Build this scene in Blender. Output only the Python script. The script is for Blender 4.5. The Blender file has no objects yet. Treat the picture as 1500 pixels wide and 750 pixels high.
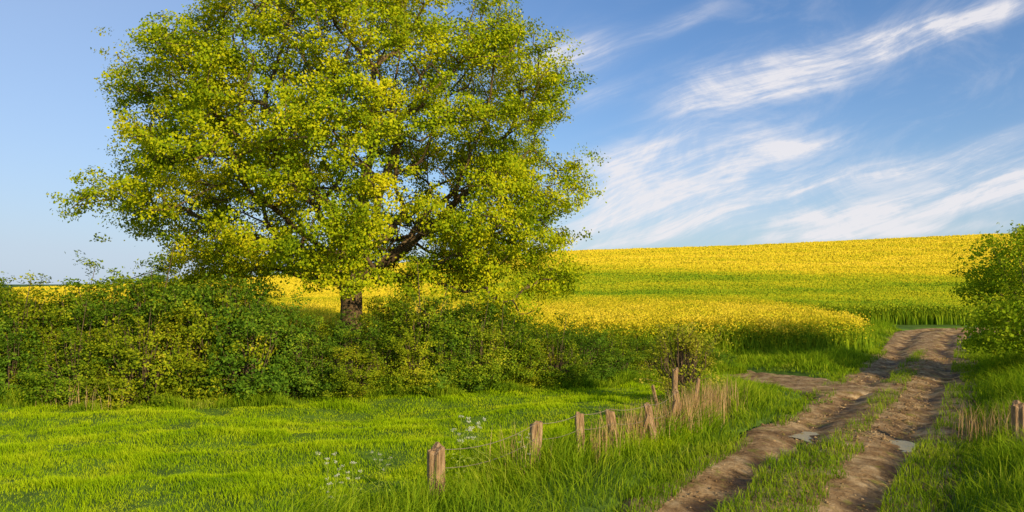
import bpy, math, random
import numpy as np
from mathutils import Vector, noise as mnoise, Euler
R=np.random.default_rng(7); random.seed(7)
scene=bpy.context.scene
col=scene.collection
# ------------------------------------------------------------------ helpers
def sstep(a,b,x):
    t=np.clip((x-a)/(b-a),0,1); return t*t*(3-2*t)
_PH=[(R.uniform(0,6.28),R.uniform(0,6.28),R.uniform(0,6.28)) for _ in range(24)]
def n2(x,y,s=1.0,k=0):
    v=0;a=0
    for i in range(6):
        p=_PH[(i*3+k)%24]; ang=p[0]; f=s*(1+0.55*i)
        w=1/(1+0.35*i)
        v=v+w*np.sin(f*(x*math.cos(ang)+y*math.sin(ang))+p[1]+1.3*np.sin(0.6*f*(y*math.cos(ang)-x*math.sin(ang))+p[2])); a+=w
    return v/a*1.6
def mesh_np(name,V,F,mat=None,smooth=False,tint=None,parent=None):
    V=np.asarray(V,dtype=np.float32).reshape(-1,3); F=np.asarray(F,dtype=np.int32); n,k=F.shape
    me=bpy.data.meshes.new(name)
    me.vertices.add(len(V)); me.vertices.foreach_set("co",V.ravel())
    me.loops.add(n*k); me.loops.foreach_set("vertex_index",F.ravel())
    me.polygons.add(n); me.polygons.foreach_set("loop_start",np.arange(0,n*k,k,dtype=np.int32))
    try: me.polygons.foreach_set("loop_total",np.full(n,k,dtype=np.int32))
    except Exception: pass
    me.update(calc_edges=True)
    if smooth: me.polygons.foreach_set("use_smooth",np.ones(n,dtype=bool))
    if tint is not None:
        at=me.attributes.new("tint",'FLOAT','POINT'); at.data.foreach_set("value",np.asarray(tint,dtype=np.float32))
    if mat: me.materials.append(mat)
    return me
def add_obj(name,data,loc=(0,0,0),parent=None,**kw):
    o=bpy.data.objects.new(name,data); col.objects.link(o); o.location=loc
    if parent: o.parent=parent
    for k,v in kw.items(): o[k]=v
    return o
class Geo:
    def __init__(s): s.V=[];s.F=[];s.T=[];s.n=0
    def add(s,V,F,T=None):
        V=np.asarray(V,float).reshape(-1,3)
        s.V.append(V); s.F.append(np.asarray(F)+s.n); s.n+=len(V)
        s.T.append(np.zeros(len(V)) if T is None else np.broadcast_to(T,(len(V),)))
    def mesh(s,name,mat,smooth=False):
        return mesh_np(name,np.concatenate(s.V),np.concatenate(s.F),mat,smooth,np.concatenate(s.T))
def tube(geo,pts,rad,sides=6,t=0.0):
    pts=np.asarray(pts,float); n=len(pts); rad=np.broadcast_to(rad,(n,))
    d=np.gradient(pts,axis=0); d/=np.linalg.norm(d,axis=1)[:,None]+1e-9
    ref=np.array([0,0,1.0]) if abs(d[0][2])<0.9 else np.array([1.0,0,0])
    V=[]
    a=np.arange(sides)/sides*2*math.pi
    for i in range(n):
        x=np.cross(d[i],ref); x/=np.linalg.norm(x)+1e-9; y=np.cross(d[i],x)
        ref=np.cross(x,d[i])
        V.append(pts[i]+rad[i]*(np.cos(a)[:,None]*x+np.sin(a)[:,None]*y))
    V=np.concatenate(V)
    F=[]
    for i in range(n-1):
        for j in range(sides):
            k=(j+1)%sides
            F.append((i*sides+j,i*sides+k,(i+1)*sides+k,(i+1)*sides+j))
    geo.add(V,F,t)
def blades(P,h,w,lean,rng,dirbias=None):
    N=len(P); az=rng.uniform(0,2*math.pi,N)
    d=np.stack([np.cos(az),np.sin(az),np.zeros(N)],1)
    if dirbias is not None:
        d=d+np.asarray(dirbias); d/=np.linalg.norm(d,axis=1)[:,None]+1e-6
    s0=az+math.pi/2+rng.uniform(-.9,.9,N)
    s=np.stack([np.cos(s0),np.sin(s0),np.zeros(N)],1)
    up=np.array([0,0,1.0])
    L=(lean*rng.uniform(.2,1.2,N))*h
    w=w[:,None]
    m=P+up*(h*.58)[:,None]+d*(L*.28)[:,None]
    t=P+up*(h*np.clip(1-.25*(L/h)**2,.35,1))[:,None]+d*L[:,None]
    V=np.stack([P-s*w/2,P+s*w/2,m-s*w*.42,m+s*w*.42,t],1).reshape(-1,3)
    b=(np.arange(N)*5)[:,None]
    F=np.concatenate([b+np.array([0,1,3]),b+np.array([0,3,2]),b+np.array([2,3,4])],1).reshape(-1,3)
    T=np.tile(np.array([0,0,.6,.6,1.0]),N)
    return V,F,T
def leaves(P,N,size,aspect,rng):
    n=len(P); N=N/(np.linalg.norm(N,axis=1)[:,None]+1e-9)
    r=rng.normal(size=(n,3)); a=np.cross(N,r); a/=np.linalg.norm(a,axis=1)[:,None]+1e-9
    b=np.cross(N,a); sz=(size*rng.uniform(.65,1.3,n))[:,None]
    V=np.stack([P-a*sz*.5,P+b*sz*.5*aspect+a*sz*.08+N*sz*.1,P+a*sz*.5-N*sz*.08,P-b*sz*.5*aspect+a*sz*.08+N*sz*.1],1).reshape(-1,3)
    F=(np.arange(n)*4)[:,None]+np.array([0,1,2,3])
    return V,F
# ------------------------------------------------------------------ materials
def nodes_of(m):
    m.use_nodes=True; nt=m.node_tree; nt.nodes.clear(); return nt
def ramp(nt,stops,fac=None):
    r=nt.nodes.new("ShaderNodeValToRGB"); e=r.color_ramp.elements
    while len(e)<len(stops): e.new(.5)
    for i,(p,c) in enumerate(stops): e[i].position=p; e[i].color=(*c,1)
    if fac is not None: nt.links.new(fac,r.inputs[0])
    return r
def foliage_mat(name,stops,noise_scale=.6,transl=.35,nmix=.55,use_tint=False,basecol=None,tcol=(1.1,1.1,.5)):
    m=bpy.data.materials.new(name); nt=nodes_of(m); L=nt.links.new; N=nt.nodes.new
    g=N("ShaderNodeNewGeometry"); no=N("ShaderNodeTexNoise")
    no.inputs["Scale"].default_value=noise_scale; no.inputs["Detail"].default_value=3
    L(g.outputs["Position"],no.inputs["Vector"])
    mx=N("ShaderNodeMix"); mx.data_type='FLOAT'; mx.inputs[0].default_value=nmix
    mr=N("ShaderNodeMapRange"); mr.inputs[1].default_value=.3; mr.inputs[2].default_value=.7
    L(no.outputs[0],mr.inputs[0])
    L(g.outputs["Random Per Island"],mx.inputs[2]); L(mr.outputs[0],mx.inputs[3])
    r=ramp(nt,stops,mx.outputs[0]); c=r.outputs[0]
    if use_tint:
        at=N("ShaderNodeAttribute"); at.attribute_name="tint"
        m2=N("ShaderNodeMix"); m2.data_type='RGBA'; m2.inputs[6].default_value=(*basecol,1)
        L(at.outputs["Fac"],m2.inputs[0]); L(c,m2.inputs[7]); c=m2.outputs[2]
    df=N("ShaderNodeBsdfDiffuse"); tr=N("ShaderNodeBsdfTranslucent")
    mm=N("ShaderNodeMix"); mm.data_type='RGBA'; mm.blend_type='MULTIPLY'; mm.inputs[0].default_value=1; mm.inputs[7].default_value=(*tcol,1)
    L(c,mm.inputs[6]); L(mm.outputs[2],tr.inputs[0]); L(c,df.inputs[0])
    s1=N("ShaderNodeMixShader"); s1.inputs[0].default_value=transl; L(df.outputs[0],s1.inputs[1]); L(tr.outputs[0],s1.inputs[2])
    o=N("ShaderNodeOutputMaterial"); L(s1.outputs[0],o.inputs[0]); return m
def rough_mat(name,stops,scale=5,bump=.3,rough=.9,stretch=(1,1,1),bscale=None,detail=8,spec=.2):
    m=bpy.data.materials.new(name); nt=nodes_of(m); L=nt.links.new; N=nt.nodes.new
    tc=N("ShaderNodeTexCoord"); mp=N("ShaderNodeMapping"); mp.inputs["Scale"].default_value=stretch; L(tc.outputs["Object"],mp.inputs[0])
    no=N("ShaderNodeTexNoise"); no.inputs["Scale"].default_value=scale; no.inputs["Detail"].default_value=detail; no.inputs["Roughness"].default_value=.65
    L(mp.outputs[0],no.inputs["Vector"]); r=ramp(nt,stops,no.outputs[0])
    b=N("ShaderNodeTexNoise"); b.inputs["Scale"].default_value=bscale or scale*4; b.inputs["Detail"].default_value=6; L(mp.outputs[0],b.inputs["Vector"])
    bp=N("ShaderNodeBump"); bp.inputs["Strength"].default_value=bump; bp.inputs["Distance"].default_value=.05; L(b.outputs[0],bp.inputs["Height"])
    p=N("ShaderNodeBsdfPrincipled"); p.inputs["Roughness"].default_value=rough; p.inputs["Specular IOR Level"].default_value=spec
    L(r.outputs[0],p.inputs["Base Color"]); L(bp.outputs[0],p.inputs["Normal"])
    o=N("ShaderNodeOutputMaterial"); L(p.outputs[0],o.inputs[0]); return m
M_oak=foliage_mat("oak_leaf",[(0,(.08,.15,.008)),(.38,(.28,.37,.010)),(.66,(.55,.55,.012)),(1,(.80,.66,.02))],noise_scale=.75,transl=.30,nmix=.55)
M_hedge=foliage_mat("hedge_leaf",[(0,(.04,.09,.008)),(.45,(.15,.25,.012)),(.8,(.38,.43,.02)),(1,(.62,.52,.04))],noise_scale=.9,transl=.3,nmix=.5)
M_hedge2=foliage_mat("blackthorn_leaf",[(0,(.07,.12,.008)),(.5,(.26,.33,.012)),(.85,(.50,.48,.02)),(1,(.64,.50,.05))],noise_scale=.9,transl=.3,nmix=.45)
M_hedge3=foliage_mat("bramble_leaf",[(0,(.035,.085,.010)),(.55,(.14,.26,.018)),(1,(.40,.46,.03))],noise_scale=.9,transl=.3,nmix=.5)
M_willow=foliage_mat("willow_leaf",[(0,(.18,.22,.015)),(.6,(.42,.42,.03)),(1,(.62,.47,.08))],noise_scale=2,transl=.35)
M_meadow=foliage_mat("meadow_grass",[(0,(.20,.37,.006)),(.35,(.44,.63,.008)),(.7,(.68,.80,.012)),(1,(.88,.86,.05))],noise_scale=.8,transl=.35,nmix=.6,use_tint=True,basecol=(.15,.27,.006))  # darker noise patches in the colour stand in for soft meadow shadows
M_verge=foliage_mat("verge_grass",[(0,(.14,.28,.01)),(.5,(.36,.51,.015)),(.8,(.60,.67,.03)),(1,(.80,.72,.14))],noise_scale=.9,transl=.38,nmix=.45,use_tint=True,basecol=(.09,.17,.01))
M_dry=foliage_mat("dry_grass",[(0,(.30,.17,.07)),(.6,(.56,.36,.16)),(1,(.72,.52,.27))],noise_scale=2,transl=.2,tcol=(1,.9,.7))
M_bark=rough_mat("bark",[(.3,(.06,.04,.022)),(.55,(.18,.12,.06)),(.75,(.34,.24,.11))],scale=6,bump=.9,stretch=(2.2,2.2,.6))
M_twig=rough_mat("twig_bark",[(.3,(.07,.05,.03)),(.7,(.20,.13,.07))],scale=8,bump=.4)
M_post=rough_mat("weathered_timber",[(.3,(.13,.075,.035)),(.5,(.40,.24,.115)),(.7,(.56,.39,.22))],scale=5,bump=1,stretch=(5,5,.7),bscale=10)
M_wire=bpy.data.materials.new("rusty_wire"); nt=nodes_of(M_wire); p=nt.nodes.new("ShaderNodeBsdfPrincipled"); p.inputs["Base Color"].default_value=(.34,.26,.18,1); p.inputs["Roughness"].default_value=.6; p.inputs["Metallic"].default_value=.2
o=nt.nodes.new("ShaderNodeOutputMaterial"); nt.links.new(p.outputs[0],o.inputs[0])
M_white=foliage_mat("white_petal",[(0,(.6,.6,.4)),(1,(.85,.82,.65))],transl=.3,tcol=(1,1,.9))
M_stem=foliage_mat("green_stem",[(0,(.20,.30,.03)),(1,(.38,.44,.07))],transl=.1)
M_ground=rough_mat("meadow_soil",[(.3,(.05,.09,.01)),(.6,(.11,.19,.015)),(.8,(.16,.18,.04))],scale=1.2,bump=.4)
M_rape=bpy.data.materials.new("rapeseed"); nt=nodes_of(M_rape); N=nt.nodes.new; L=nt.links.new
at=N("ShaderNodeAttribute"); at.attribute_name="tint"; g=N("ShaderNodeNewGeometry")
ad=N("ShaderNodeMath"); ad.operation='MULTIPLY_ADD'; ad.inputs[1].default_value=.20; L(g.outputs["Random Per Island"],ad.inputs[0]); 
sb=N("ShaderNodeMath"); sb.operation='SUBTRACT'; sb.inputs[1].default_value=.10; L(at.outputs["Fac"],sb.inputs[0]); L(sb.outputs[0],ad.inputs[2])
r=ramp(nt,[(0,(.07,.16,.012)),(.3,(.22,.34,.015)),(.55,(.50,.50,.018)),(.8,(.82,.63,.03)),(1,(.95,.72,.06))],ad.outputs[0])
df=N("ShaderNodeBsdfDiffuse"); tr=N("ShaderNodeBsdfTranslucent"); L(r.outputs[0],df.inputs[0]); L(r.outputs[0],tr.inputs[0])
s1=N("ShaderNodeMixShader"); s1.inputs[0].default_value=.3; L(df.outputs[0],s1.inputs[1]); L(tr.outputs[0],s1.inputs[2])
o=N("ShaderNodeOutputMaterial"); L(s1.outputs[0],o.inputs[0])
M_dirt=bpy.data.materials.new("rutted_dirt"); nt=nodes_of(M_dirt); N=nt.nodes.new; L=nt.links.new
g=N("ShaderNodeNewGeometry"); at=N("ShaderNodeAttribute"); at.attribute_name="tint"
n1=N("ShaderNodeTexNoise"); n1.inputs["Scale"].default_value=2.0; n1.inputs["Detail"].default_value=9; n1.inputs["Roughness"].default_value=.75; L(g.outputs["Position"],n1.inputs["Vector"])
r1=ramp(nt,[(.36,(.13,.072,.03)),(.47,(.30,.18,.08)),(.57,(.47,.31,.15)),(.69,(.66,.48,.27))],n1.outputs[0])
n3=N("ShaderNodeTexNoise"); n3.inputs["Scale"].default_value=.9; n3.inputs["Detail"].default_value=6; L(g.outputs["Position"],n3.inputs["Vector"])
mr=N("ShaderNodeMapRange"); mr.inputs[1].default_value=.45; mr.inputs[2].default_value=.57; L(n3.outputs[0],mr.inputs[0])
w2=N("ShaderNodeMath"); w2.operation='MULTIPLY'; L(at.outputs["Fac"],w2.inputs[0]); L(mr.outputs[0],w2.inputs[1])
mx=N("ShaderNodeMix"); mx.data_type='RGBA'; L(w2.outputs[0],mx.inputs[0]); L(r1.outputs[0],mx.inputs[6]); mx.inputs[7].default_value=(.12,.068,.03,1)
n5=N("ShaderNodeTexNoise"); n5.inputs["Scale"].default_value=2.6; n5.inputs["Detail"].default_value=7; n5.inputs["Roughness"].default_value=.7; L(g.outputs["Position"],n5.inputs["Vector"])
m5=N("ShaderNodeMapRange"); m5.inputs[1].default_value=.56; m5.inputs[2].default_value=.66; m5.inputs[4].default_value=.6; L(n5.outputs[0],m5.inputs[0])
mg=N("ShaderNodeMix"); mg.data_type='RGBA'; L(m5.outputs[0],mg.inputs[0]); L(mx.outputs[2],mg.inputs[6]); mg.inputs[7].default_value=(.24,.25,.03,1)
n4=N("ShaderNodeTexNoise"); n4.inputs["Scale"].default_value=8; n4.inputs["Detail"].default_value=8; n4.inputs["Roughness"].default_value=.75; L(g.outputs["Position"],n4.inputs["Vector"])
bp=N("ShaderNodeBump"); bp.inputs["Strength"].default_value=1; bp.inputs["Distance"].default_value=.055; L(n4.outputs[0],bp.inputs["Height"])
p=N("ShaderNodeBsdfPrincipled"); L(mg.outputs[2],p.inputs["Base Color"]); L(bp.outputs[0],p.inputs["Normal"]); p.inputs["Specular IOR Level"].default_value=.1
rr=N("ShaderNodeMapRange"); rr.inputs[3].default_value=.98; rr.inputs[4].default_value=.6; L(w2.outputs[0],rr.inputs[0]); L(rr.outputs[0],p.inputs["Roughness"])
o=N("ShaderNodeOutputMaterial"); L(p.outputs[0],o.inputs[0])
M_water=bpy.data.materials.new("puddle_water"); nt=nodes_of(M_water); p=nt.nodes.new("ShaderNodeBsdfPrincipled"); p.inputs["Base Color"].default_value=(.40,.29,.08,1); p.inputs["Roughness"].default_value=.25; p.inputs["Specular IOR Level"].default_value=.06
o=nt.nodes.new("ShaderNodeOutputMaterial"); nt.links.new(p.outputs[0],o.inputs[0])
# ------------------------------------------------------------------ track lines and terrain
def dense(pts,n=40):
    P=np.array(pts,float); out=[]
    for i in range(len(P)-1):
        p0=P[max(i-1,0)];p1=P[i];p2=P[i+1];p3=P[min(i+2,len(P)-1)]
        for t in np.linspace(0,1,n,endpoint=False):
            out.append(.5*((2*p1)+(-p0+p2)*t+(2*p0-5*p1+4*p2-p3)*t*t+(-p0+3*p1-3*p2+p3)*t**3))
    out.append(P[-1]); return np.array(out)
TRK=dense([(-2,-8),(-1,-3),(.3,3),(1.8,7),(3.4,10.45),(4.45,12.3),(6.1,14.9),(8.7,18.9),(11.7,24.1),(14.0,28),(18.0,35),(22.3,43.0),(25.5,48),(31,50.3),(40,51),(60,51)],16)
SIDE=dense([(10.4,21.0),(9.6,22.4),(8.8,24.4),(7.8,26.4),(5.5,28.4),(1,29.8)],10)
SW=1.5
def lat(line,X,Y):
    X=np.asarray(X,float).ravel(); Y=np.asarray(Y,float).ravel()
    T=np.gradient(line,axis=0); T/=np.linalg.norm(T,axis=1)[:,None]
    out=np.empty(len(X)); 
    for s in range(0,len(X),20000):
        dx=X[s:s+20000,None]-line[None,:,0]; dy=Y[s:s+20000,None]-line[None,:,1]
        d2=dx*dx+dy*dy; i=np.argmin(d2,1); k=np.arange(len(i))
        sg=np.sign(dx[k,i]*T[i,1]-dy[k,i]*T[i,0])
        out[s:s+20000]=np.sqrt(d2[k,i])*sg
    return out
def base_z(X,Y):
    zr=np.interp(X,[-400,-117,-66,-29,19,66,141,400],[0,.6,3.6,7.6,10.7,12.0,15.2,19])
    t=np.clip((Y-40)/180,0,None)
    f=np.where(t<1,t**1.5,1+1.5*(t-1)-3.2*(t-1)**2*2)
    f=np.where(t>1.12,(1+.18-.092)*np.exp(-((t-1.12)/1.1)**2),f)
    return zr*f+.05*n2(X,Y,.35)+.015*n2(X,Y,1.6,5)
def ground_z(X,Y,u=None,us=None,corr=True):
    sh=np.shape(X); X=np.ravel(X).astype(float);Y=np.ravel(Y).astype(float)
    z=base_z(X,Y)
    if u is None: u=lat(TRK,X,Y)
    if us is None: us=lat(SIDE,X,Y)
    fade=1-sstep(26,36,Y)
    z=z+fade*(.34*sstep(1.9,4.2,u))+fade*.12*sstep(1.9,3.0,-u)*(1-sstep(4,7,-u))*sstep(1,2.5,np.abs(us))
    mead=sstep(4,7,-u)*(1-sstep(19,23,Y))*sstep(-30,-20,X)
    z=z+mead*(.18*n2(X*.40,Y*1.3,.75,10)+.03*n2(X*.7,Y*1.2,2.0,13))  # waves added so meadow slopes darken in bands, in place of cast shadows
    if corr:
        z=z-.45*(1-sstep(1.72,2.15,np.abs(u)))-.25*(1-sstep(SW-.2,SW+.25,np.abs(us)))
    return z.reshape(sh)
gx=np.concatenate([np.linspace(-2500,-300,12),np.linspace(-280,-60,24),np.arange(-58,-18,2),np.arange(-18,32,.3),np.arange(32,100,3),np.linspace(100,300,26),np.linspace(340,2500,12)])
gy=np.concatenate([np.linspace(-400,-20,8),np.arange(-15,5,1.0),np.arange(5,54,.3),np.arange(54,250,3),np.linspace(255,600,40),np.linspace(650,4000,14)])
GX,GY=np.meshgrid(gx,gy); GZ=ground_z(GX,GY)
def gridF(ny,nx):
    i=np.arange(ny-1)[:,None]*nx+np.arange(nx-1)[None,:]; i=i.ravel()
    return np.stack([i,i+1,i+nx+1,i+nx],1)
add_obj("ground",mesh_np("ground",np.stack([GX,GY,GZ],2),gridF(len(gy),len(gx)),M_ground,True),kind="structure",label="grassy farmland ground rising to a gentle hill",category="ground")
def ribbon(name,line,hw,nu,prof,step=1,**kw):
    T=np.gradient(line,axis=0); T/=np.linalg.norm(T,axis=1)[:,None]; Nn=np.stack([T[:,1],-T[:,0]],1)
    s=np.concatenate([[0],np.cumsum(np.linalg.norm(np.diff(line,axis=0),axis=1))]); S=np.arange(0,s[-1],.08)
    C=np.stack([np.interp(S,s,line[:,0]),np.interp(S,s,line[:,1])],1); NN=np.stack([np.interp(S,s,Nn[:,0]),np.interp(S,s,Nn[:,1])],1)
    U=np.linspace(-hw,hw,nu)
    X=C[:,0,None]+NN[:,0,None]*U; Y=C[:,1,None]+NN[:,1,None]*U
    Z,T_=prof(X,Y,np.broadcast_to(U,X.shape),S[:,None])
    me=mesh_np(name,np.stack([X,Y,Z],2),gridF(len(S),nu),M_dirt,True,T_.ravel())
    return add_obj(name,me,kind="structure",**kw)
def prof_main(X,Y,U,S):
    w=.14*np.sin(S*.35)+.10*np.sin(S*.83+1)
    rut=np.exp(-((np.abs(U-w)-.92)/.36)**2)
    z=base_z(X,Y)-.02-.10*rut+.02*np.exp(-((U-w)/.4)**2)+.014*n2(X,Y,3.0,2)+.012*n2(X,Y,9,4)+.010*n2(X,Y,24,7)
    z=z-.02*np.abs(n2(X,Y,2.0,9))*rut*2
    z=z-.4*sstep(1.8,2.2,np.abs(U)+.15*n2(X,Y,1.9,3))
    return z,np.clip(rut*1.3+.35*n2(X,Y,1.5,8),0,1)
def prof_side(X,Y,U,S):
    z=base_z(X,Y)+.02+.02*n2(X,Y,4.2,2)+.01*n2(X,Y,11,4)-.4*sstep(SW-.25,SW+.25,np.abs(U)+.18*n2(X,Y,1.7,3))
    z=z-.5*(1-sstep(.2,1.7,S+0*U+.2*n2(X,Y,2,7)))
    return z,np.zeros_like(z)
ribbon("dirt_track",TRK,2.22,66,prof_main,label="rutted brown dirt farm track with muddy wheel ruts",category="track")
ribbon("dirt_path",SIDE,SW+.35,34,prof_side,label="bare earth path branching off the track",category="path")
def puddle(sx,sy,rx,ry,dz,lab):
    a=np.linspace(0,2*math.pi,28,endpoint=False); rr=1+.18*np.sin(3*a+sx)+.1*np.sin(5*a)
    X=sx+rx*rr*np.cos(a); Y=sy+ry*rr*np.sin(a); z=float(base_z(np.array([sx]),np.array([sy]))[0])+dz
    V=np.concatenate([[[sx,sy,z]],np.stack([X,Y,np.full(28,z)],1)]); F=[(0,i+1,(i+1)%28+1) for i in range(28)]
    add_obj("puddle",mesh_np("puddle",V,F,M_water),kind="structure",label=lab,category="puddle")
puddle(7.4,15.6,.4,.7,-.105,"shallow muddy puddle in a wheel rut")
puddle(6.0,16.2,.35,.7,-.11,"small brown puddle in a wheel rut")
def clods(n):
    g=Geo(); line=TRK
    Y=R.uniform(8,34,n*3); cx=np.interp(Y,line[:,1],line[:,0]); X=cx+R.normal(0,1.1,n*3)
    u=lat(TRK,X,Y); ok=np.abs(u)<1.8; X=X[ok][:n];Y=Y[ok][:n];u=u[ok][:n]
    ico=np.array([(1,0,0),(-1,0,0),(0,1,0),(0,-1,0),(0,0,1),(0,0,-1),(.6,.6,.5),(-.6,.6,.5),(.6,-.6,.5),(-.6,-.6,.5)],float)
    Fo=np.array([(6,2,0),(4,6,8),(0,8,6),(4,7,6),(2,6,7),(1,7,9),(1,2,7),(4,9,7),(3,9,8),(4,8,9),(0,3,8),(1,9,3)])
    z,_=prof_main(X,Y,u,np.zeros_like(X))
    for i in range(len(X)):
        s=R.uniform(.010,.032)*(1+.8*(R.random()<.12)); v=ico*s*R.uniform(.6,1.3,(10,3)); v[:,2]*=.7
        g.add(v+[X[i],Y[i],z[i]+s*.1],Fo,0)
    add_obj("loose_soil",g.mesh("loose_soil",M_dirt),kind="stuff",label="loose clods and pebbles scattered on the dirt track",category="soil")
clods(4000)
# ------------------------------------------------------------------ grasses
HLX=[-30,-12.9,-6.2,-.94,3.1,6.6,9]; HLY=[18.6,19.3,19.9,21.3,23.6,26.2,28.2]
FEN=[(-3.2,7.5),(-1.0,10.45),(.34,12.4),(1.13,13.1),(1.75,13.56),(2.56,14.3),(3.36,15.9)]
FENL=dense(FEN+[(4.4,18.6),(5.6,22)],12)
def in_view(X,Y,m=1.5): return (np.abs(X)<Y*.66+m)
def sample(n,x0,x1,y0,y1):
    return R.uniform(x0,x1,n),R.uniform(y0,y1,n)
def grass_obj(name,X,Y,h,w,lean,mat,bias=None,u=None,**kw):
    Z=ground_z(X,Y,corr=False,u=u)-.02
    V,F,T=blades(np.stack([X,Y,Z],1),h,w,lean,R,bias)
    return add_obj(name,mesh_np(name,V,F,mat,False,T),kind="stuff",**kw)
X,Y=sample(720000,-17,9,8,27)
keep=R.random(len(X))<np.clip(1.15-(Y-9)/22,.3,1)
X,Y=X[keep],Y[keep]
ok=in_view(X,Y)&(Y<np.interp(X,HLX,HLY)+.8); X,Y=X[ok],Y[ok]
fu=lat(FENL,X,Y); ok=fu<.4; X,Y,fu=X[ok],Y[ok],fu[ok]
cl=n2(X,Y,2.1,3)+.7*n2(X,Y,5,6)
tuft=sstep(.6,1.2,n2(X,Y,1.5,15)+.4*n2(X,Y,4,2))
h=np.clip(.075+.035*cl+.02*n2(X,Y,.5,1)+.08*tuft+.12*np.exp(-((fu)/.7)**2),.035,.34)*R.uniform(.6,1.4,len(X))
bias=np.stack([.6*n2(X,Y,1.2,11),.6*n2(X,Y,1.2,14),0*X],1)
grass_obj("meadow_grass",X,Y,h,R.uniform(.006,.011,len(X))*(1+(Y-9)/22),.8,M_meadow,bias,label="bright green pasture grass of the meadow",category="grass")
print("meadow",len(X))
X,Y=sample(350000,-4,26,7,40); ok=in_view(X,Y); X,Y=X[ok],Y[ok]
u=lat(TRK,X,Y); fu=lat(FENL,X,Y); us=np.abs(lat(SIDE,X,Y))
edge=1.76+.40*n2(X,Y,1.5,2)+.16*n2(X,Y,5,12)
left=(u<-edge)&(fu>-.45+.3*n2(X,Y,1.1,4)); right=(u>edge)&(u<11)
ok=(left|right)&(us>SW+.25*n2(X,Y,1.9,6))&((Y<28)|(u>0)|(Y<33)); ok&=R.random(len(X))<np.clip(1.2-(Y-8)/34,.25,1)
X,Y,u,fu,us=X[ok],Y[ok],u[ok],fu[ok],us[ok]
du=np.abs(u)-1.6
h=(.12+.26*sstep(0,1.3,du)+.16*np.exp(-(fu/.8)**2)*(u<0)+.14*n2(X,Y,1.6,7)*sstep(0,1,du)+.10*(u>0)*sstep(.3,1.5,du))*R.uniform(.45,1.4,len(X))
h=np.clip(h,.05,.85)*np.where(u<0,np.clip((us-SW+.1)/2.2,.25,1),1)
clx=1.1*n2(X,Y,1.4,11); cly=1.1*n2(X,Y,1.4,14)
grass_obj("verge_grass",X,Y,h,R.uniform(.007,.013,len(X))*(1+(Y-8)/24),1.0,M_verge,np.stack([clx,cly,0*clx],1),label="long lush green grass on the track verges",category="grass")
print("verge",len(X))
X,Y=sample(300000,1,20,7,36); u=lat(TRK,X,Y)+.1
cen=np.abs(u)<np.where(Y<14.6,.55,np.where((Y>20)&(Y<31),.34,.24))+.12*n2(X,Y,2.4,6)
sid=(np.abs(u)>1.3)&(np.abs(u)<1.9)
ok=(cen|sid)&(n2(X,Y,1.7,9)+.5*n2(X,Y,5,3)>np.where(Y<14.6,-1.3,-.1))&(R.random(len(X))<np.where(Y<14.6,1.0,.5))
X,Y,u=X[ok],Y[ok],u[ok]
Z=base_z(X,Y)-.03; V,F,T=blades(np.stack([X,Y,Z],1),R.uniform(.06,.24,len(X)),R.uniform(.007,.013,len(X)),.9,R)
add_obj("track_grass",mesh_np("track_grass",V,F,M_verge,False,T),kind="stuff",label="patchy grass growing between the wheel ruts",category="grass")
X,Y=sample(90000,2,24,25,52); u=lat(TRK,X,Y); us=np.abs(lat(SIDE,X,Y))
inp=((X<15.2)&(Y>33.2))
ok=((u<-1.7)|(u>1.7))&~inp&(us>SW+.2)&((u<0)|(Y>33)); X,Y,u,us=X[ok],Y[ok],u[ok],us[ok]
h=np.clip(.36+.26*n2(X,Y,.9,3)+.16*n2(X,Y,3,8),.1,.85)*R.uniform(.6,1.3,len(X))*np.clip((np.abs(u)-1.4)/1.2,.3,1)*np.clip((us-SW+.2)/1.5,.3,1)
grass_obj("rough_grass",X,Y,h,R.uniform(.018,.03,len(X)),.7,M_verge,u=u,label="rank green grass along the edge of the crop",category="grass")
X=R.uniform(-18,8,30000); Y=np.interp(X,HLX,HLY)+np.abs(R.normal(0,.6,len(X)))-.25+.4*n2(X,X*0,.9,4)
h=np.clip(.24+.26*n2(X,Y,1.2,5),.06,.8)*R.uniform(.4,1.3,len(X))
grass_obj("hedge_undergrowth",X,Y,h,R.uniform(.012,.025,len(X)),.8,M_verge,label="weeds and tall grass along the hedge foot",category="undergrowth")
X=R.normal(4.1,.5,800); Y=17.0+(X-4.1)*1.5+R.normal(0,.4,800)
X=np.concatenate([X,R.normal(.15,.25,60),R.uniform(1.3,3.8,700)]); Y=np.concatenate([Y,R.normal(12.2,.3,60),np.zeros(700)]); Y[-700:]=13.1+(X[-700:]-1.4)*1.35+R.normal(0,.22,700)
h=R.uniform(.35,.9,len(X))
grass_obj("dry_reeds",X,Y,h,R.uniform(.007,.013,len(X)),.2,M_dry,label="dead straw-coloured reed stems beside the fence",category="reeds")
X=np.concatenate([R.normal(9.6,.5,320),R.normal(-10.5,.5,60)]); Y=np.concatenate([15.4+R.normal(0,.5,320),19.2+R.normal(0,.15,60)])
grass_obj("dry_weeds",X,Y,R.uniform(.35,.9,380),R.uniform(.006,.011,380),.35,M_dry,label="dead brown weed stems on the grassy bank",category="weeds")
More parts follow.
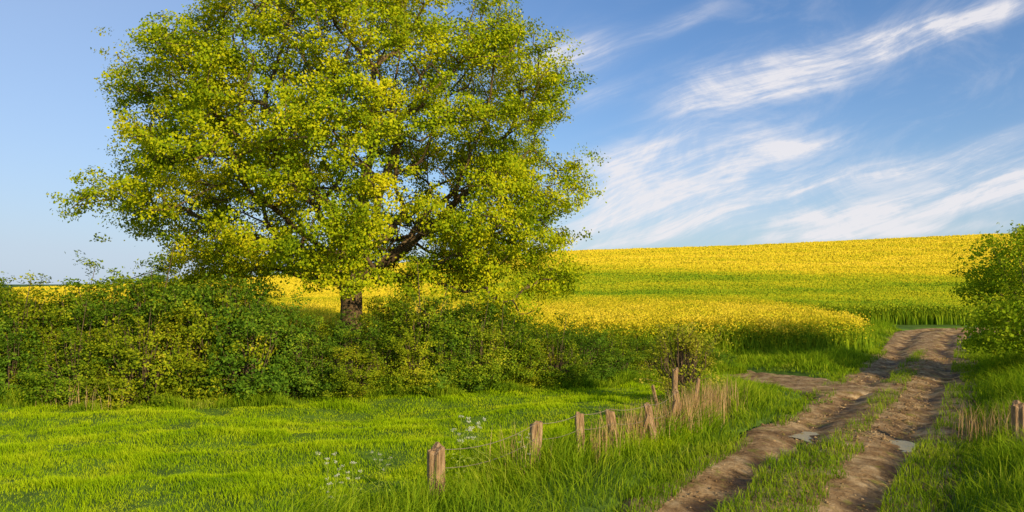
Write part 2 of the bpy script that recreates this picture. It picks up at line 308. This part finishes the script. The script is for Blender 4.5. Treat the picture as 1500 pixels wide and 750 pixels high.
# ------------------------------------------------------------------ rapeseed
def in_patch(X,Y):
    xr=np.interp(Y,[32,33.4,35,38,42,48,64,66],[9,12.8,15.0,16.8,17.8,18.4,18.6,17.5])+.3*n2(X,Y,1.1,4)
    fy=np.interp(X,[-40,0,9,13.0,15.5],[30,32,33,33.4,35])+.3*n2(X,Y,1.3,6)
    return (X<xr)&(Y>fy)&(Y<65)
def crop(X,Y,hh,yel,size,wid,nfl,nst):
    n=len(X); Z=ground_z(X,Y,corr=False)
    P=np.stack([X,Y,Z],1)
    for k in range(nst):
        off=R.normal(0,.12,(n,3))*wid; off[:,2]=0
        V,F,T=blades(P+off,hh*R.uniform(.75,1.0,n),np.full(n,.05)*wid,.25,R)
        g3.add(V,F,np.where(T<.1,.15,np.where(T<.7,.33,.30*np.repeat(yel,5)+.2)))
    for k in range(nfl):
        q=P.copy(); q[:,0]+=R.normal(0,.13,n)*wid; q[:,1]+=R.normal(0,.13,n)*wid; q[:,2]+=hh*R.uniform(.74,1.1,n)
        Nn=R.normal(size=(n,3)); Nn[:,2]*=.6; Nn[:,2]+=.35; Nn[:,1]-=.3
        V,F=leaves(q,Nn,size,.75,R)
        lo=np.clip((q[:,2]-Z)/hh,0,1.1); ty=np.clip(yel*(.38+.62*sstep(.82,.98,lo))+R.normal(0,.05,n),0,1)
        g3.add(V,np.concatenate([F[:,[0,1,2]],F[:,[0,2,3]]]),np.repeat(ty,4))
def canopy(x0,x1,nx,ys,inside,hfun,yfun):
    xs=np.linspace(x0,x1,nx); GX,GY=np.meshgrid(xs,ys); m=inside(GX,GY)
    Z=ground_z(GX,GY,corr=False)+np.where(m,hfun(GX,GY),.05)
    F=gridF(len(ys),nx); mm=m.ravel(); F=F[mm[F].all(1)]
    F=np.concatenate([F[:,[0,1,2]],F[:,[0,2,3]]])
    g3.add(np.stack([GX,GY,Z],2),F,yfun(GX,GY).ravel())
g3=Geo()
X,Y=sample(90000,-25,19,31,66); ok=in_patch(X,Y)&in_view(X,Y,3); X,Y=X[ok],Y[ok]
edge=~(in_patch(X+.0,Y-2.0)&in_patch(X+1.5,Y)); rim=~(in_patch(X,Y-.7)&in_patch(X+.6,Y)); keep=edge|(R.random(len(X))<.7); X,Y,rim=X[keep],Y[keep],rim[keep]
hh=(1.36+.09*n2(X,Y,.8,2)+R.normal(0,.08,len(X)))*np.where(rim,R.uniform(.7,1.0,len(X)),1); yel=np.clip(.80+.13*n2(X,Y,.6,5)+.08*n2(X,Y,2,9)-.2*sstep(50,64,Y),.4,1)
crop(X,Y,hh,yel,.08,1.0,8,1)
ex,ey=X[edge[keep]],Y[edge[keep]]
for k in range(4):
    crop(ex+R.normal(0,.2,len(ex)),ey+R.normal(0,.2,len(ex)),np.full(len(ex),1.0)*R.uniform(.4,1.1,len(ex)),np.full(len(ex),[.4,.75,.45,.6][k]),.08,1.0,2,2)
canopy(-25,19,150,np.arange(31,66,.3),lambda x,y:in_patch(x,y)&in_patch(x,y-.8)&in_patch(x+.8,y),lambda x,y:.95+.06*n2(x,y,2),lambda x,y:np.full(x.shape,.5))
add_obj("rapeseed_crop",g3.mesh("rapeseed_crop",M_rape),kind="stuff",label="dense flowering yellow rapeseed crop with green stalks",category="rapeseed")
def in_far(X,Y):
    fy=np.interp(X,[-200,16,19.5,22,200],[67.5,67.5,66,54,54])+.3*n2(X,Y,.6,3)
    return (Y>fy)&(Y<250)
def yel_far(X,Y):
    Yb=np.clip(150-(X-13)*.85,104,175)+7*n2(X,Y,.05,3)+3*n2(X,Y,.2,8)
    t=sstep(-32,18,Y-Yb)
    low=.47+.12*n2(X,Y*1.8,.09,6)+.05*n2(X,Y,.4,2)+.07*n2(X*.4,Y*2,.25,9)
    low=low-.05*np.exp(-((Y-(Yb-24))/8)**2)-.1*np.exp(-((Y-76)/3)**2)
    l=sstep(-2,12,-X)
    low=low*(1-l)+.8*l
    return np.clip(low*(1-t)+(.80+.08*n2(X,Y,.2,4)+.07*n2(X*.3,Y*2,.2,12))*t,0,1)
g3=Geo()
n=330000; Y=54*np.exp(R.uniform(0,math.log(240/54),n)); X=R.uniform(-.62,.72,n)*Y
keep=in_far(X,Y); X,Y=X[keep],Y[keep]
def crop_far(X,Y):
    n=len(X); Z=ground_z(X,Y,corr=False); yl=yel_far(X,Y); s=np.clip(Y/60,1,3.0)
    hh=1.2+.1*n2(X,Y,.5,2)
    for k in range(2):
        q=np.stack([X+R.normal(0,.2,n)*s,Y+R.normal(0,.2,n)*s,Z+hh*R.uniform(.8,1.1,n)],1)
        Nn=R.normal(size=(n,3))*.6; Nn[:,1]-=.8; Nn[:,2]+=.5
        V,F=leaves(q,Nn,.12*s,.8,R)
        g3.add(V,np.concatenate([F[:,[0,1,2]],F[:,[0,2,3]]]),np.repeat(np.clip(yl+R.normal(0,.05,n),0,1),4))
crop_far(X,Y)
fx=R.uniform(-10,46,26000); fy=np.interp(fx,[-200,16,19.5,22,200],[67.5,67.5,66,54,54])+R.exponential(.9,len(fx))
crop(fx,fy,R.uniform(.7,1.25,len(fx)),np.full(len(fx),.42),.12,1.3,1,2)
ysf=54*np.exp(np.linspace(0,math.log(250/54),260))
canopy(-160,180,340,ysf,lambda x,y:in_far(x,y)&in_far(x,y-1.2),lambda x,y:.9+.08*n2(x,y,.7),lambda x,y:yel_far(x,y)*.93)
add_obj("rapeseed_field",g3.mesh("rapeseed_field",M_rape),kind="stuff",label="wide rapeseed field, green then yellow, covering the hill",category="rapeseed")
# ------------------------------------------------------------------ oak tree
TX,TY=-5.35,26.5
rng=np.random.default_rng(11)
zs=[2.2,3.3,4,5,6,7,8,9.4,10.5,11.5,12.5,14.6]
lw=np.array([0.5,3.6,6.8,9.2,9.2,8.8,8.7,8.9,8.3,6.9,5.7,2.6])*.84
rw=np.array([5.5,6.8,7.6,8.2,8.3,8.6,8.8,8.5,7.8,6.7,5.5,2.6])*.875
def env_r(dx,dy,z):
    a=math.atan2(dy,dx); c=math.cos(a); l=np.interp(z,zs,lw); r=np.interp(z,zs,rw)
    w=r if c>0 else l
    dep=.5*(l+r)*.80
    R0=1/math.sqrt((c/w)**2+(math.sin(a)/dep)**2+1e-9)
    return R0*(1+.26*mnoise.noise(Vector((dx*.36+3,dy*.36,z*.5))))
def zbot(dx,dy):
    return float(np.interp(dx,[-9.5,-7,-4,-1.5,0,3,5,8],[4.4,4.0,3.2,2.95,2.95,2.9,2.7,2.9]))+.6*mnoise.noise(Vector((dx*.6,dy*.6,3)))
def sample_env(n,shell,mind,gap):
    pts=[]; tries=0
    while len(pts)<n and tries<160000:
        tries+=1
        dx=rng.uniform(-9.8,9);dy=rng.uniform(-7.6,7.6);z=rng.uniform(2.0,14.6)
        if z<zbot(dx,dy): continue
        r=math.hypot(dx,dy); Rr=env_r(dx,dy,z)
        q=max(r/Rr,(max(z-4,0)/10.6)**1.6)
        if r>Rr: continue
        if rng.random()>shell(q): continue
        if mnoise.noise(Vector((dx*.46,dy*.46+7,z*.85)))<gap: continue
        p=np.array([dx,dy,z])
        if pts and np.min(np.sum((np.array(pts)-p)**2,1))<mind**2: continue
        pts.append(p)
    return np.array(pts)
clus=sample_env(1850,lambda q: .07 if q<.5 else (.5 if q<.72 else 1.0),.36,-.045)
ext=[]
for (x0,y0,z0_,x1,y1,z1,nn) in [(2.5,-2,3.4,7.2,-1.5,3.0,24),(4.2,-2.3,2.9,5.8,-2.8,2.0,10),(2.5,1,3.6,7.4,2,3.4,16),(-2.5,-2,3.6,-6.5,-1.2,3.6,22),(-3,.2,3.4,-6.2,.6,3.1,16),(-.8,-3,3.5,1.8,-4.2,3.1,16)]:
    for k in range(nn):
        t=rng.random(); ext.append(np.array([x0+(x1-x0)*t,y0+(y1-y0)*t,z0_+(z1-z0_)*t])+rng.normal(0,.28,3))
inner=sample_env(260,lambda q:1.0 if q<.72 else 0,.9,-9)
print("clusters",len(clus))
clus=np.concatenate([clus,np.array(ext)])
nodes=[np.array([0,0,-.3]),np.array([.02,0,1.0]),np.array([.0,.03,2.0]),np.array([-.03,0,2.9]),np.array([-.05,0,3.6])]
par=[-1,0,1,2,3]
limbs=[[(-.9,-.3,3.7),(-2.0,-.9,4.3),(-3.4,-1.3,4.5)],[(.9,-.3,3.6),(2.2,-.8,4.3),(3.3,-.9,5.4),(4.6,-.6,6.6)],[(-.5,-.2,4.8),(-1.3,-.6,6.4),(-2.0,-1.0,8.0)],
 [(.3,.1,4.9),(.5,.2,6.6),(.8,.1,8.4),(.6,0,10.2)],[(.7,.9,4.3),(1.5,2.2,5.6)],[(-.7,1.0,4.3),(-1.8,2.5,5.8)],[(.8,-.9,4.6),(1.5,-2.0,6.0),(1.9,-2.8,7.4)],
 [(.9,-.5,3.0),(2.4,-1.2,3.0),(4.0,-1.8,2.6),(5.2,-2.0,2.1)],[(-.8,-1.0,4.2),(-1.8,-2.6,5.2)],[(-.8,.2,3.1),(-2.4,.3,3.4),(-4.2,.2,3.3)]]
for li,l in enumerate(limbs):
    p=4 if li not in (0,7,9,1) else 3
    for q in l: nodes.append(np.array(q,float)+rng.normal(0,.08,3)); par.append(p); p=len(nodes)-1
plen=[0]*len(nodes)
for i in range(1,len(nodes)): plen[i]=plen[par[i]]+np.linalg.norm(nodes[i]-nodes[par[i]])
c0=np.array([0,0,3.4])
allp=[(p,0) for p in inner]+[(p,1) for p in clus]
allp.sort(key=lambda t:np.linalg.norm(t[0]-c0)+(1.2 if t[1] else 0))
leafn=[]
A=np.zeros((3200,3)); PL=np.zeros(3200); m=len(nodes); A[:m]=nodes; PL[:m]=plen
usable=np.ones(3200,bool); usable[:3]=False
for p,isl in allp:
    d=np.linalg.norm(A[:m]-p,axis=1); cost=d**1.25+.32*PL[:m]+np.where(A[:m,2]>p[2]+.8,1.0,0)+np.where(usable[:m],0,99)
    j=int(np.argmin(cost)); A[m]=p; PL[m]=PL[j]+d[j]; par.append(j); 
    if isl: leafn.append(m)
    m+=1
w=np.zeros(m)
for i in range(m-1,0,-1):
    if w[i]==0: w[i]=1
    w[par[i]]+=w[i]
w[0]=max(w[0],w[1])
rad=.0135*w**.5; rad[:]=np.where(w<=1,.013,rad); rad=np.minimum(rad,.33)
gt=Geo()
tp=np.array([[0,0,-.3],[0,0,.15],[.01,0,.5],[.02,0,1.0],[0,.02,1.6],[0,.03,2.3],[-.03,0,2.9],[-.05,0,3.7]])
tube(gt,tp,[.62,.52,.44,.39,.36,.345,.36,.30],16)
V=gt.V[0]; 
for v in V:
    k=1+.08*mnoise.noise(Vector((v[0]*3,v[1]*3,v[2]*.7)))+.05*math.sin(7*math.atan2(v[1],v[0])+v[2]*.6); v[0]*=k; v[1]*=k
gb=Geo()
dirs=np.zeros((m,3)); 
for i in range(1,m):
    dv=A[i]-A[par[i]]; dirs[i]=dv/(np.linalg.norm(dv)+1e-9)
for i in range(5,m):
    j=par[i]
    a=A[j]; b=A[i]; ln=np.linalg.norm(b-a)
    t0=dirs[j]*.6+dirs[i]*.7 if j>0 else dirs[i]; t0=t0/(np.linalg.norm(t0)+1e-9)*ln
    t1=dirs[i]*ln*.9+np.array([0,0,.12*ln])
    pts=[]
    nseg=5 if rad[i]>.04 else 3
    for t in np.linspace(0,1,nseg):
        h00=2*t**3-3*t**2+1;h10=t**3-2*t**2+t;h01=-2*t**3+3*t**2;h11=t**3-t**2
        pts.append(h00*a+h10*t0+h01*b+h11*t1)
    pts=np.array(pts); 
    if nseg>3: pts[1:-1]+=rng.normal(0,.05*ln*.5,(nseg-2,3))
    r0=min(rad[j],rad[i]*1.35); tube(gb,pts,np.linspace(r0,rad[i],nseg),8 if rad[i]>.06 else 5)
def leaf_cloud(centres,per,sig,size,aspect,outc,rng,flat=.6,tight=.17):
    P=[];Nn=[]
    for c in centres:
        n=int(per*rng.uniform(.55,1.35)); 
        k=rng.integers(4,7); sub=c+rng.normal(0,1,(k,3))*np.array([sig,sig,sig*flat])
        so_=sub-outc; so_/=np.linalg.norm(so_,axis=1)[:,None]+1e-6
        sn=so_*.7+np.array([0.15,-.2,.3])+rng.normal(0,.5,(k,3)); sn/=np.linalg.norm(sn,axis=1)[:,None]
        idx=rng.integers(0,k,n); q=sub[idx]+rng.normal(0,1,(n,3))*np.array([tight,tight,tight*.65])*sig/.36
        P.append(q); Nn.append(sn[idx]+rng.normal(0,.42,(n,3)))
    P=np.concatenate(P);Nn=np.concatenate(Nn); return leaves(P,Nn,size,aspect,rng)
lc=A[leafn]
V,F=leaf_cloud(lc,190,.25,.086,.78,np.array([0,0,5.0]),rng,flat=.6,tight=.20)
print("oak leaves",len(F))
oak=add_obj("oak_tree",None,(TX,TY,float(base_z(np.array([TX]),np.array([TY]))[0])),label="large spreading oak tree in fresh yellow-green leaf behind the hedge",category="tree")
add_obj("trunk",gt.mesh("trunk",M_bark,True),parent=oak); add_obj("branches",gb.mesh("branches",M_bark,True),parent=oak)
add_obj("crown",mesh_np("crown",V,F,M_oak),parent=oak)
# ------------------------------------------------------------------ bushes
def bush_meshes(seed,h,rx,ry,ncl,per,leaf,sig,matl,nm,z0=.1,shoots=14,lump=.28,shl=.3,low=0):
    rg=np.random.default_rng(seed); C=[]
    while len(C)<ncl:
        v=rg.normal(size=3); v/=np.linalg.norm(v); rr=rg.uniform(.45,1)**.5
        z=h*(.5+.5*v[2]*rr)
        k=1+lump*mnoise.noise(Vector((v[0]*1.7+seed,v[1]*1.7,v[2]*1.9)))*1.6
        wz=min(1,.72+.6*z/h) 
        C.append(np.array([v[0]*rx*rr*k*wz,v[1]*ry*rr*k*wz,max(z0,z*(1+1.3*lump*mnoise.noise(Vector((v[0]*2+seed*3,v[1]*2,1))) ))]))
    for k in range(low):
        a=rg.uniform(0,6.28); r=rg.uniform(.75,1.1); C.append(np.array([math.cos(a)*rx*r,math.sin(a)*ry*r,rg.uniform(.12,.35)*h]))
    C=np.array(C); ncl=len(C)
    g=Geo()
    ends=C[rg.choice(ncl,min(ncl,46),replace=False)]
    for e in ends:
        b=np.array([e[0]*.25,e[1]*.25,-.1])+rg.normal(0,.08,3); b[2]=-.1
        mid=(b+e)/2+np.array([-e[0]*.1,-e[1]*.1,.15*h]); tube(g,[b,(b+mid)/2+rg.normal(0,.04,3),mid,(mid+e)/2,e],np.linspace(.03,.008,5)*h/3,5)
    tops=[]
    for k in range(shoots):
        a=rg.uniform(0,6.28); r=rg.uniform(.1,.95); q=np.array([math.cos(a)*rx*r,math.sin(a)*ry*r,h*math.sqrt(1-.6*r*r)*.92])
        L=rg.uniform(.2,.6)*h*shl; e=q+np.array([math.cos(a)*.5*L,math.sin(a)*.5*L,L]); tube(g,[q*np.array([.5,.5,.4]),q-np.array([0,0,.3]),q,e],[.014,.012,.009,.005],4)
        for t in np.linspace(0,1,4): tops.append(q+(e-q)*t)
    V,F=leaf_cloud(C,per,sig,leaf,.68,np.array([0,0,h*.3]),rg,.8)
    V2,F2=leaf_cloud(np.array(tops),14,sig*.28,leaf,.6,np.array([0,0,h*.3]),rg,1.0)
    F=np.concatenate([F,F2+len(V)]);V=np.concatenate([V,V2])
    return g.mesh(nm+"_stems",M_twig,True),mesh_np(nm+"_foliage",V,F,matl)
def put_bush(nm,ms,x,y,scale,rot,label,cat,group=None):
    z=float(ground_z(np.array([x]),np.array([y]))[0])
    e=add_obj(nm,None,(x,y,z),label=label,category=cat); e.rotation_euler=(0,0,rot); e.scale=scale
    if group: e["group"]=group
    a=add_obj("stems",ms[0],parent=e); b=add_obj("foliage",ms[1],parent=e); return e
mats=[M_hedge,M_hedge3,M_hedge2,M_hedge,M_hedge3,M_hedge2]
labs=["dense green hawthorn bush in the hedgerow","dark green bramble bush in the hedgerow","olive-green blackthorn bush in the hedgerow"]*2
var=[bush_meshes(20+i,3.0,1.4,1.3,80,118,.088,.24,mats[i],"hedge_bush",lump=.55,shoots=22,shl=.26,low=22) for i in range(6)]
HX=[-20,-12.9,-11,-9,-8,-6.6,-5.9,-5.1,-3.9,-3.0,-1,1,3,5,7]
HH=[2.85,2.8,2.7,2.8,3.0,3.0,2.5,1.6,1.6,2.4,2.25,1.75,1.4,1.1,.85]
rb=random.Random(5)
for row in range(3):
    x=-19+row*.5
    while x<7.2:
        hh=float(np.interp(x+ (0 if row==0 else .5),HX,HH))*rb.uniform(.80,1.14)*(1 if row!=0 else .76)
        y=float(np.interp(x,HLX,HLY))+1.1+row*1.25+rb.uniform(-.6,.35)
        if row==2 and x<-4.4 and x>-6.8: x+=1.1; continue
        s=hh/3.0; sw=max(.6,min(1.0,s*1.1)); k=rb.choice([0,1,2,3,4,5,0])
        put_bush("hedge_bush",var[k],x,y,(sw,sw,s),rb.uniform(0,6.28),labs[k],"bush","bushes of the hedgerow")
        x+=rb.uniform(.95,1.35)*max(.7,sw)
M_elder=foliage_mat("elder_leaf",[(0,(.09,.18,.01)),(.45,(.30,.42,.015)),(1,(.58,.60,.03))],noise_scale=.9,transl=.4)
ms=bush_meshes(77,4.5,2.6,2.4,240,115,.105,.34,M_elder,"elder",z0=.2,shoots=44,lump=.5,low=50)
put_bush("roadside_bush",ms,17.35,25.0,(1.0,1.0,.98),0.4,"tall leafy green bush standing at the track edge","bush")
ms=bush_meshes(91,1.5,.75,.6,55,45,.055,.15,M_willow,"willow",z0=.35,shoots=40,lump=.6,shl=.5)
e=put_bush("willow_shrub",ms,4.05,19.2,(1.15,1.1,1.05),0,"small yellowish pollard shrub with a pale stub trunk","shrub")
g=Geo(); tube(g,[(0,0,-.1),(.02,0,.3),(-.02,0,.7),(.0,.02,1.0)],[.10,.075,.065,.05],8); add_obj("trunk",g.mesh("willow_trunk",M_post,True),parent=e)
dm=bush_meshes(55,7,4.5,4,70,60,.55,.9,M_hedge,"distant",z0=.5,shoots=4)
for i in range(12):
    x=-128+i*6.3+rb.uniform(-2,2); s=rb.uniform(.5,.85)
    put_bush("distant_tree",dm,x,262+rb.uniform(-8,8),(s,s,s),rb.uniform(0,6),"small dark tree on the far field boundary","tree","far trees along the field boundary")
# ------------------------------------------------------------------ fence
fence=add_obj("wire_fence",None,(0,13,0),label="old wire fence on weathered timber posts in long grass",category="fence")
tops=[]
PST=[(-1.0,10.45,.10,.85,0,.03),(.34,12.4,.08,.84,0,.05),(1.13,13.1,.07,.87,.02,-.05),(1.75,13.56,.072,.85,-.02,-.14),(2.56,14.3,.066,.85,.03,-.2),(3.36,15.9,.06,.87,0,-.16),(3.55,17.6,.06,1.12,0,.05),
     (2.95,15.3,.035,.80,.1,.28),(3.1,16.6,.032,.95,-.1,-.32),(3.9,17.2,.035,.95,0,.2),(2.2,14.0,.03,.72,.1,.3)]
for i,(x,y,w,tz,tx,ty) in enumerate(PST):
    z=float(ground_z(np.array([x]),np.array([y]))[0])
    n=9; pts=[(0,0,-.3+(tz-z+.3)*t) for t in np.linspace(0,1,n)]
    S=14; a=np.arange(S)/S*6.283+.3
    V=[]
    for k2,pz in enumerate(pts):
        sq=1/np.maximum(np.abs(np.cos(a)),np.abs(np.sin(a)))**.75
        rr=w*sq*(1+.3*np.array([mnoise.noise(Vector((math.cos(q)*2+i*5,math.sin(q)*2,pz[2]*1.6))) for q in a]))
        V.append(np.stack([rr*np.cos(a),rr*np.sin(a),np.full(S,pz[2])+((.5*w*np.cos(a+i)+.25*w*np.sin(3*a+i))*(k2==n-1))],1))
    V.append(np.stack([V[-1][:,0]*.8,V[-1][:,1]*.8,V[-1][:,2]+.012],1)); V=np.concatenate(V)
    F=[(r_*S+j,r_*S+(j+1)%S,(r_+1)*S+(j+1)%S,(r_+1)*S+j) for r_ in range(n) for j in range(S)]
    c=len(V); V=np.concatenate([V,[V[-S:].mean(0)]]); 
    F3=[(n*S+j,n*S+(j+1)%S,c) for j in range(S)]
    me=bpy.data.meshes.new("fence_post"); me.from_pydata(V.tolist(),[],F+F3); me.materials.append(M_post); me.update()
    if i==0: me0=me
    o=add_obj("fence_post" if i<7 else "stake",me,(x,y-13,z),parent=fence); o.rotation_euler=(tx,ty,rb.uniform(0,1))
    if i<7: tops.append((x,y-13,z,ty))
g=Geo()
def wire(hz,r=.0042):
    for a,b in zip(tops[:-1],tops[1:]):
        pa=np.array([a[0]+a[3]*hz,a[1]-.09,a[2]+hz]);pb=np.array([b[0]+b[3]*hz,b[1]-.09,b[2]+hz])
        ts=np.linspace(0,1,9); pts=pa+(pb-pa)*ts[:,None]; pts[:,2]-=.10*4*ts*(1-ts)*(np.linalg.norm(pb-pa)/2); tube(g,pts,r,4)
wire(.74); wire(.5)
add_obj("wire",g.mesh("wire",M_wire),parent=fence)
x,y=9.15,14.5
o=add_obj("fence_post",me0,(x,y,.96-.87),label="short weathered timber post half hidden in bank grass",category="post"); o.rotation_euler=(0,.06,.8)
# ------------------------------------------------------------------ cow parsley
def parsley(seed):
    rg=np.random.default_rng(seed); g=Geo(); H=1.1; heads=[]
    top=np.array([rg.normal(0,.06),rg.normal(0,.06),H]); tube(g,[(0,0,0),top*.5+np.array([.02,0,0]),top],[.008,.006,.004],5)
    ends=[top]
    for k in range(6):
        t=rg.uniform(.45,.9); b=top*t; a=rg.uniform(0,6.28); L=rg.uniform(.15,.32); e=b+np.array([math.cos(a)*L*.7,math.sin(a)*L*.7,L]); tube(g,[b,(b+e)/2+np.array([0,0,-.03]),e],[.004,.003,.003],4); ends.append(e)
    for e in ends:
        P=[];Nn=[]
        for j in range(9):
            a=rg.uniform(0,6.28); r=.04*math.sqrt(rg.random()); c=np.array([math.cos(a)*r,math.sin(a)*r,.03+rg.normal(0,.006)])
            tube(g,[e,e+c],[.0015,.0015],3)
            for q in range(6): P.append(c+rg.normal(0,.009,3)); Nn.append(rg.normal(0,.4,3)+np.array([0,-.4,.8]))
        V,F=leaves(np.array(P),np.array(Nn),.015,.9,rg); heads.append((e,mesh_np("flower_head",V,F,M_white)))
    LP=[];LN=[]
    for k in range(60): LP.append(np.array([rg.normal(0,.14),rg.normal(0,.14),rg.uniform(.1,.6)])); LN.append(rg.normal(0,.6,3)+np.array([0,0,1]))
    V2,F2=leaves(np.array(LP),np.array(LN),.07,.5,rg); g.add(V2,F2)
    return g.mesh("parsley_stem",M_stem),heads
pv=[parsley(i) for i in range(3)]
spots=[(-2.3,10.0),(-1.95,9.9),(-1.7,10.3),(-2.1,9.6),(-.75,11.1),(-.5,11.4),(.2,11.8),(4.2,19.5)]
for i,(x,y) in enumerate(spots):
    z=float(ground_z(np.array([x]),np.array([y]))[0]); s=[.66,.62,.62,.55,.92,.8,.55,.8][i]
    e=add_obj("cow_parsley",None,(x,y,z),label="white flowering cow parsley plant beside the fence",category="wildflower",group="cow parsley along the fence"); e.scale=(s,s,s); e.rotation_euler=(0,0,i*1.3)
    add_obj("stem",pv[i%3][0],parent=e)
    for loc,hm in pv[i%3][1]: add_obj("flower_head",hm,tuple(loc),parent=e)
# ------------------------------------------------------------------ light, sky, camera
sun_dir=Vector((.60,-.80,0)).normalized(); el=math.radians(19)
sd=Vector((sun_dir.x*math.cos(el),sun_dir.y*math.cos(el),math.sin(el)))
sl=bpy.data.lights.new("sun",'SUN'); sl.energy=5.0; sl.angle=math.radians(.5); sl.color=(1,.83,.52)
so=bpy.data.objects.new("sun",sl); col.objects.link(so); so.rotation_euler=sd.to_track_quat('Z','Y').to_euler()
W=bpy.data.worlds.new("World"); scene.world=W; W.use_nodes=True; nt=W.node_tree; nt.nodes.clear(); N=nt.nodes.new; L=nt.links.new
sky=N("ShaderNodeTexSky"); sky.sky_type='NISHITA'; sky.sun_disc=False; sky.sun_elevation=el; sky.sun_rotation=math.atan2(sun_dir.x,sun_dir.y); sky.air_density=1.0; sky.dust_density=.6; sky.ozone_density=2.0
def M(op,a,b=None,c=None,clamp=False):
    n=N("ShaderNodeMath"); n.operation=op; n.use_clamp=clamp
    for i,v in enumerate((a,b,c)):
        if v is None: continue
        if isinstance(v,(int,float)): n.inputs[i].default_value=v
        else: L(v,n.inputs[i])
    return n.outputs[0]
tc=N("ShaderNodeTexCoord"); sp=N("ShaderNodeSeparateXYZ"); L(tc.outputs["Generated"],sp.inputs[0])
yy=M('MAXIMUM',sp.outputs[1],.08); U=M('DIVIDE',sp.outputs[0],yy); Vv=M('DIVIDE',sp.outputs[2],yy)
def pq(u0,v0,deg):
    c,s=math.cos(math.radians(deg)),math.sin(math.radians(deg))
    du=M('SUBTRACT',U,u0); dv=M('SUBTRACT',Vv,v0)
    return M('ADD',M('MULTIPLY',du,c),M('MULTIPLY',dv,s)), M('SUBTRACT',M('MULTIPLY',dv,c),M('MULTIPLY',du,s))
def noise_node(p,q,ps,qs,detail,dist,off,rough=.6):
    cb=N("ShaderNodeCombineXYZ"); L(M('MULTIPLY',p,ps),cb.inputs[0]); L(M('MULTIPLY',q,qs),cb.inputs[1]); cb.inputs[2].default_value=off
    n=N("ShaderNodeTexNoise"); n.inputs["Scale"].default_value=1; n.inputs["Detail"].default_value=detail; n.inputs["Distortion"].default_value=dist; n.inputs["Roughness"].default_value=rough; L(cb.outputs[0],n.inputs["Vector"]); return n.outputs[0]
def SM(x,a,b):
    m=N("ShaderNodeMapRange"); m.interpolation_type='SMOOTHSTEP'; m.inputs[1].default_value=a; m.inputs[2].default_value=b; L(x,m.inputs[0]); return m.outputs[0]
P0,Q0=pq(0,0,19)
nzw=noise_node(P0,Q0,2.4,3.2,2,0,4.2); warp=M('MULTIPLY',M('SUBTRACT',nzw,.5),.09)
Q1=M('ADD',Q0,warp)
f1=noise_node(P0,Q1,3.5,28,6,.35,1.3,.66); f2=noise_node(P0,Q1,7,15,6,.8,8.1,.66); f3=noise_node(P0,Q1,8,110,4,.2,3.3,.65)
fib=M('ADD',M('MULTIPLY',f1,.40),M('ADD',M('MULTIPLY',f2,.38),M('MULTIPLY',f3,.22)))
def scr(sx,sy): return ((sx-750)/1167,(415-sy)/1167)
st=[ # each cirrus streak: azimuth/elevation, angle, length, width, density
 (1065,128,24,85,34,1.3),(1180,92,20,130,24,1.15),(1330,48,17,170,17,1.15),(1300,75,16,230,11,.75),(1190,126,14,95,13,1.1),(1440,22,16,130,12,.85),
 (940,296,14,110,42,1.3),(1060,250,14,130,34,1.25),(1240,262,11,210,19,1.3),(930,235,16,80,26,.95),(1040,215,12,110,22,1.1),(1150,218,8,80,10,1.15),(1000,322,8,150,20,.95),
 (825,76,14,70,26,1.5),(1330,310,14,210,34,1.1),(1470,205,20,90,12,1.1),(1480,262,14,140,28,1.0),(880,355,4,120,9,.85),(1120,325,6,220,14,.9),(1290,345,3,200,9,.75),(1000,25,22,70,14,.45),(880,140,20,50,16,.4)]
tot=None
for sx,sy,ang,ln,wd,amp in st:
    u0,v0=scr(sx,sy); p,q=pq(u0,v0,ang)
    q=M('ADD',q,M('MULTIPLY',warp,.5)); p=M('DIVIDE',p,ln/1167); q=M('DIVIDE',q,wd/1167)
    e=M('MULTIPLY',M('EXPONENT',M('MULTIPLY',M('ADD',M('MULTIPLY',p,p),M('MULTIPLY',q,q)),-1)),amp)
    tot=e if tot is None else M('ADD',tot,e)
mask=M('MULTIPLY',M('MINIMUM',tot,1.2),SM(sp.outputs[1],.1,.3))
cl=M('MULTIPLY',mask,M('ADD',M('MULTIPLY',SM(fib,.42,.61),.78),.22),clamp=True)
veil=M('MULTIPLY',M('MULTIPLY',SM(f2,.42,.75),SM(U,-.05,.5)),.15)
haze=M('MULTIPLY',M('EXPONENT',M('MULTIPLY',M('ABSOLUTE',sp.outputs[2]),-9)),.68)
left=M('MULTIPLY',SM(M('MULTIPLY',U,-1),-.3,.7),.38)
fac=M('MINIMUM',M('ADD',M('MULTIPLY',cl,.90),veil),.90)
tn=N("ShaderNodeMix"); tn.data_type='RGBA'; tn.blend_type='MULTIPLY'; tn.inputs[0].default_value=1; L(sky.outputs[0],tn.inputs[6]); tn.inputs[7].default_value=(.60,.84,1.14,1)
mh=N("ShaderNodeMix"); mh.data_type='RGBA'; L(M('MINIMUM',M('ADD',haze,left),.85),mh.inputs[0]); L(tn.outputs[2],mh.inputs[6]); mh.inputs[7].default_value=(4.3,5.0,6.1,1)
mc=N("ShaderNodeMix"); mc.data_type='RGBA'; L(fac,mc.inputs[0]); L(mh.outputs[2],mc.inputs[6]); mc.inputs[7].default_value=(6.7,6.5,6.7,1)
bg=N("ShaderNodeBackground"); bg.inputs[1].default_value=.13; L(mc.outputs[2],bg.inputs[0])
wo=N("ShaderNodeOutputWorld"); L(bg.outputs[0],wo.inputs[0])
cam=bpy.data.cameras.new("camera"); cam.lens=28; cam.sensor_width=36; cam.clip_end=6000; cam.clip_start=.1
co=bpy.data.objects.new("camera",cam); col.objects.link(co); co.location=(0,0,3.0); co.rotation_euler=(math.radians(92),0,0); scene.camera=co
scene.view_settings.view_transform='Standard'; scene.view_settings.look='None'; scene.view_settings.exposure=0
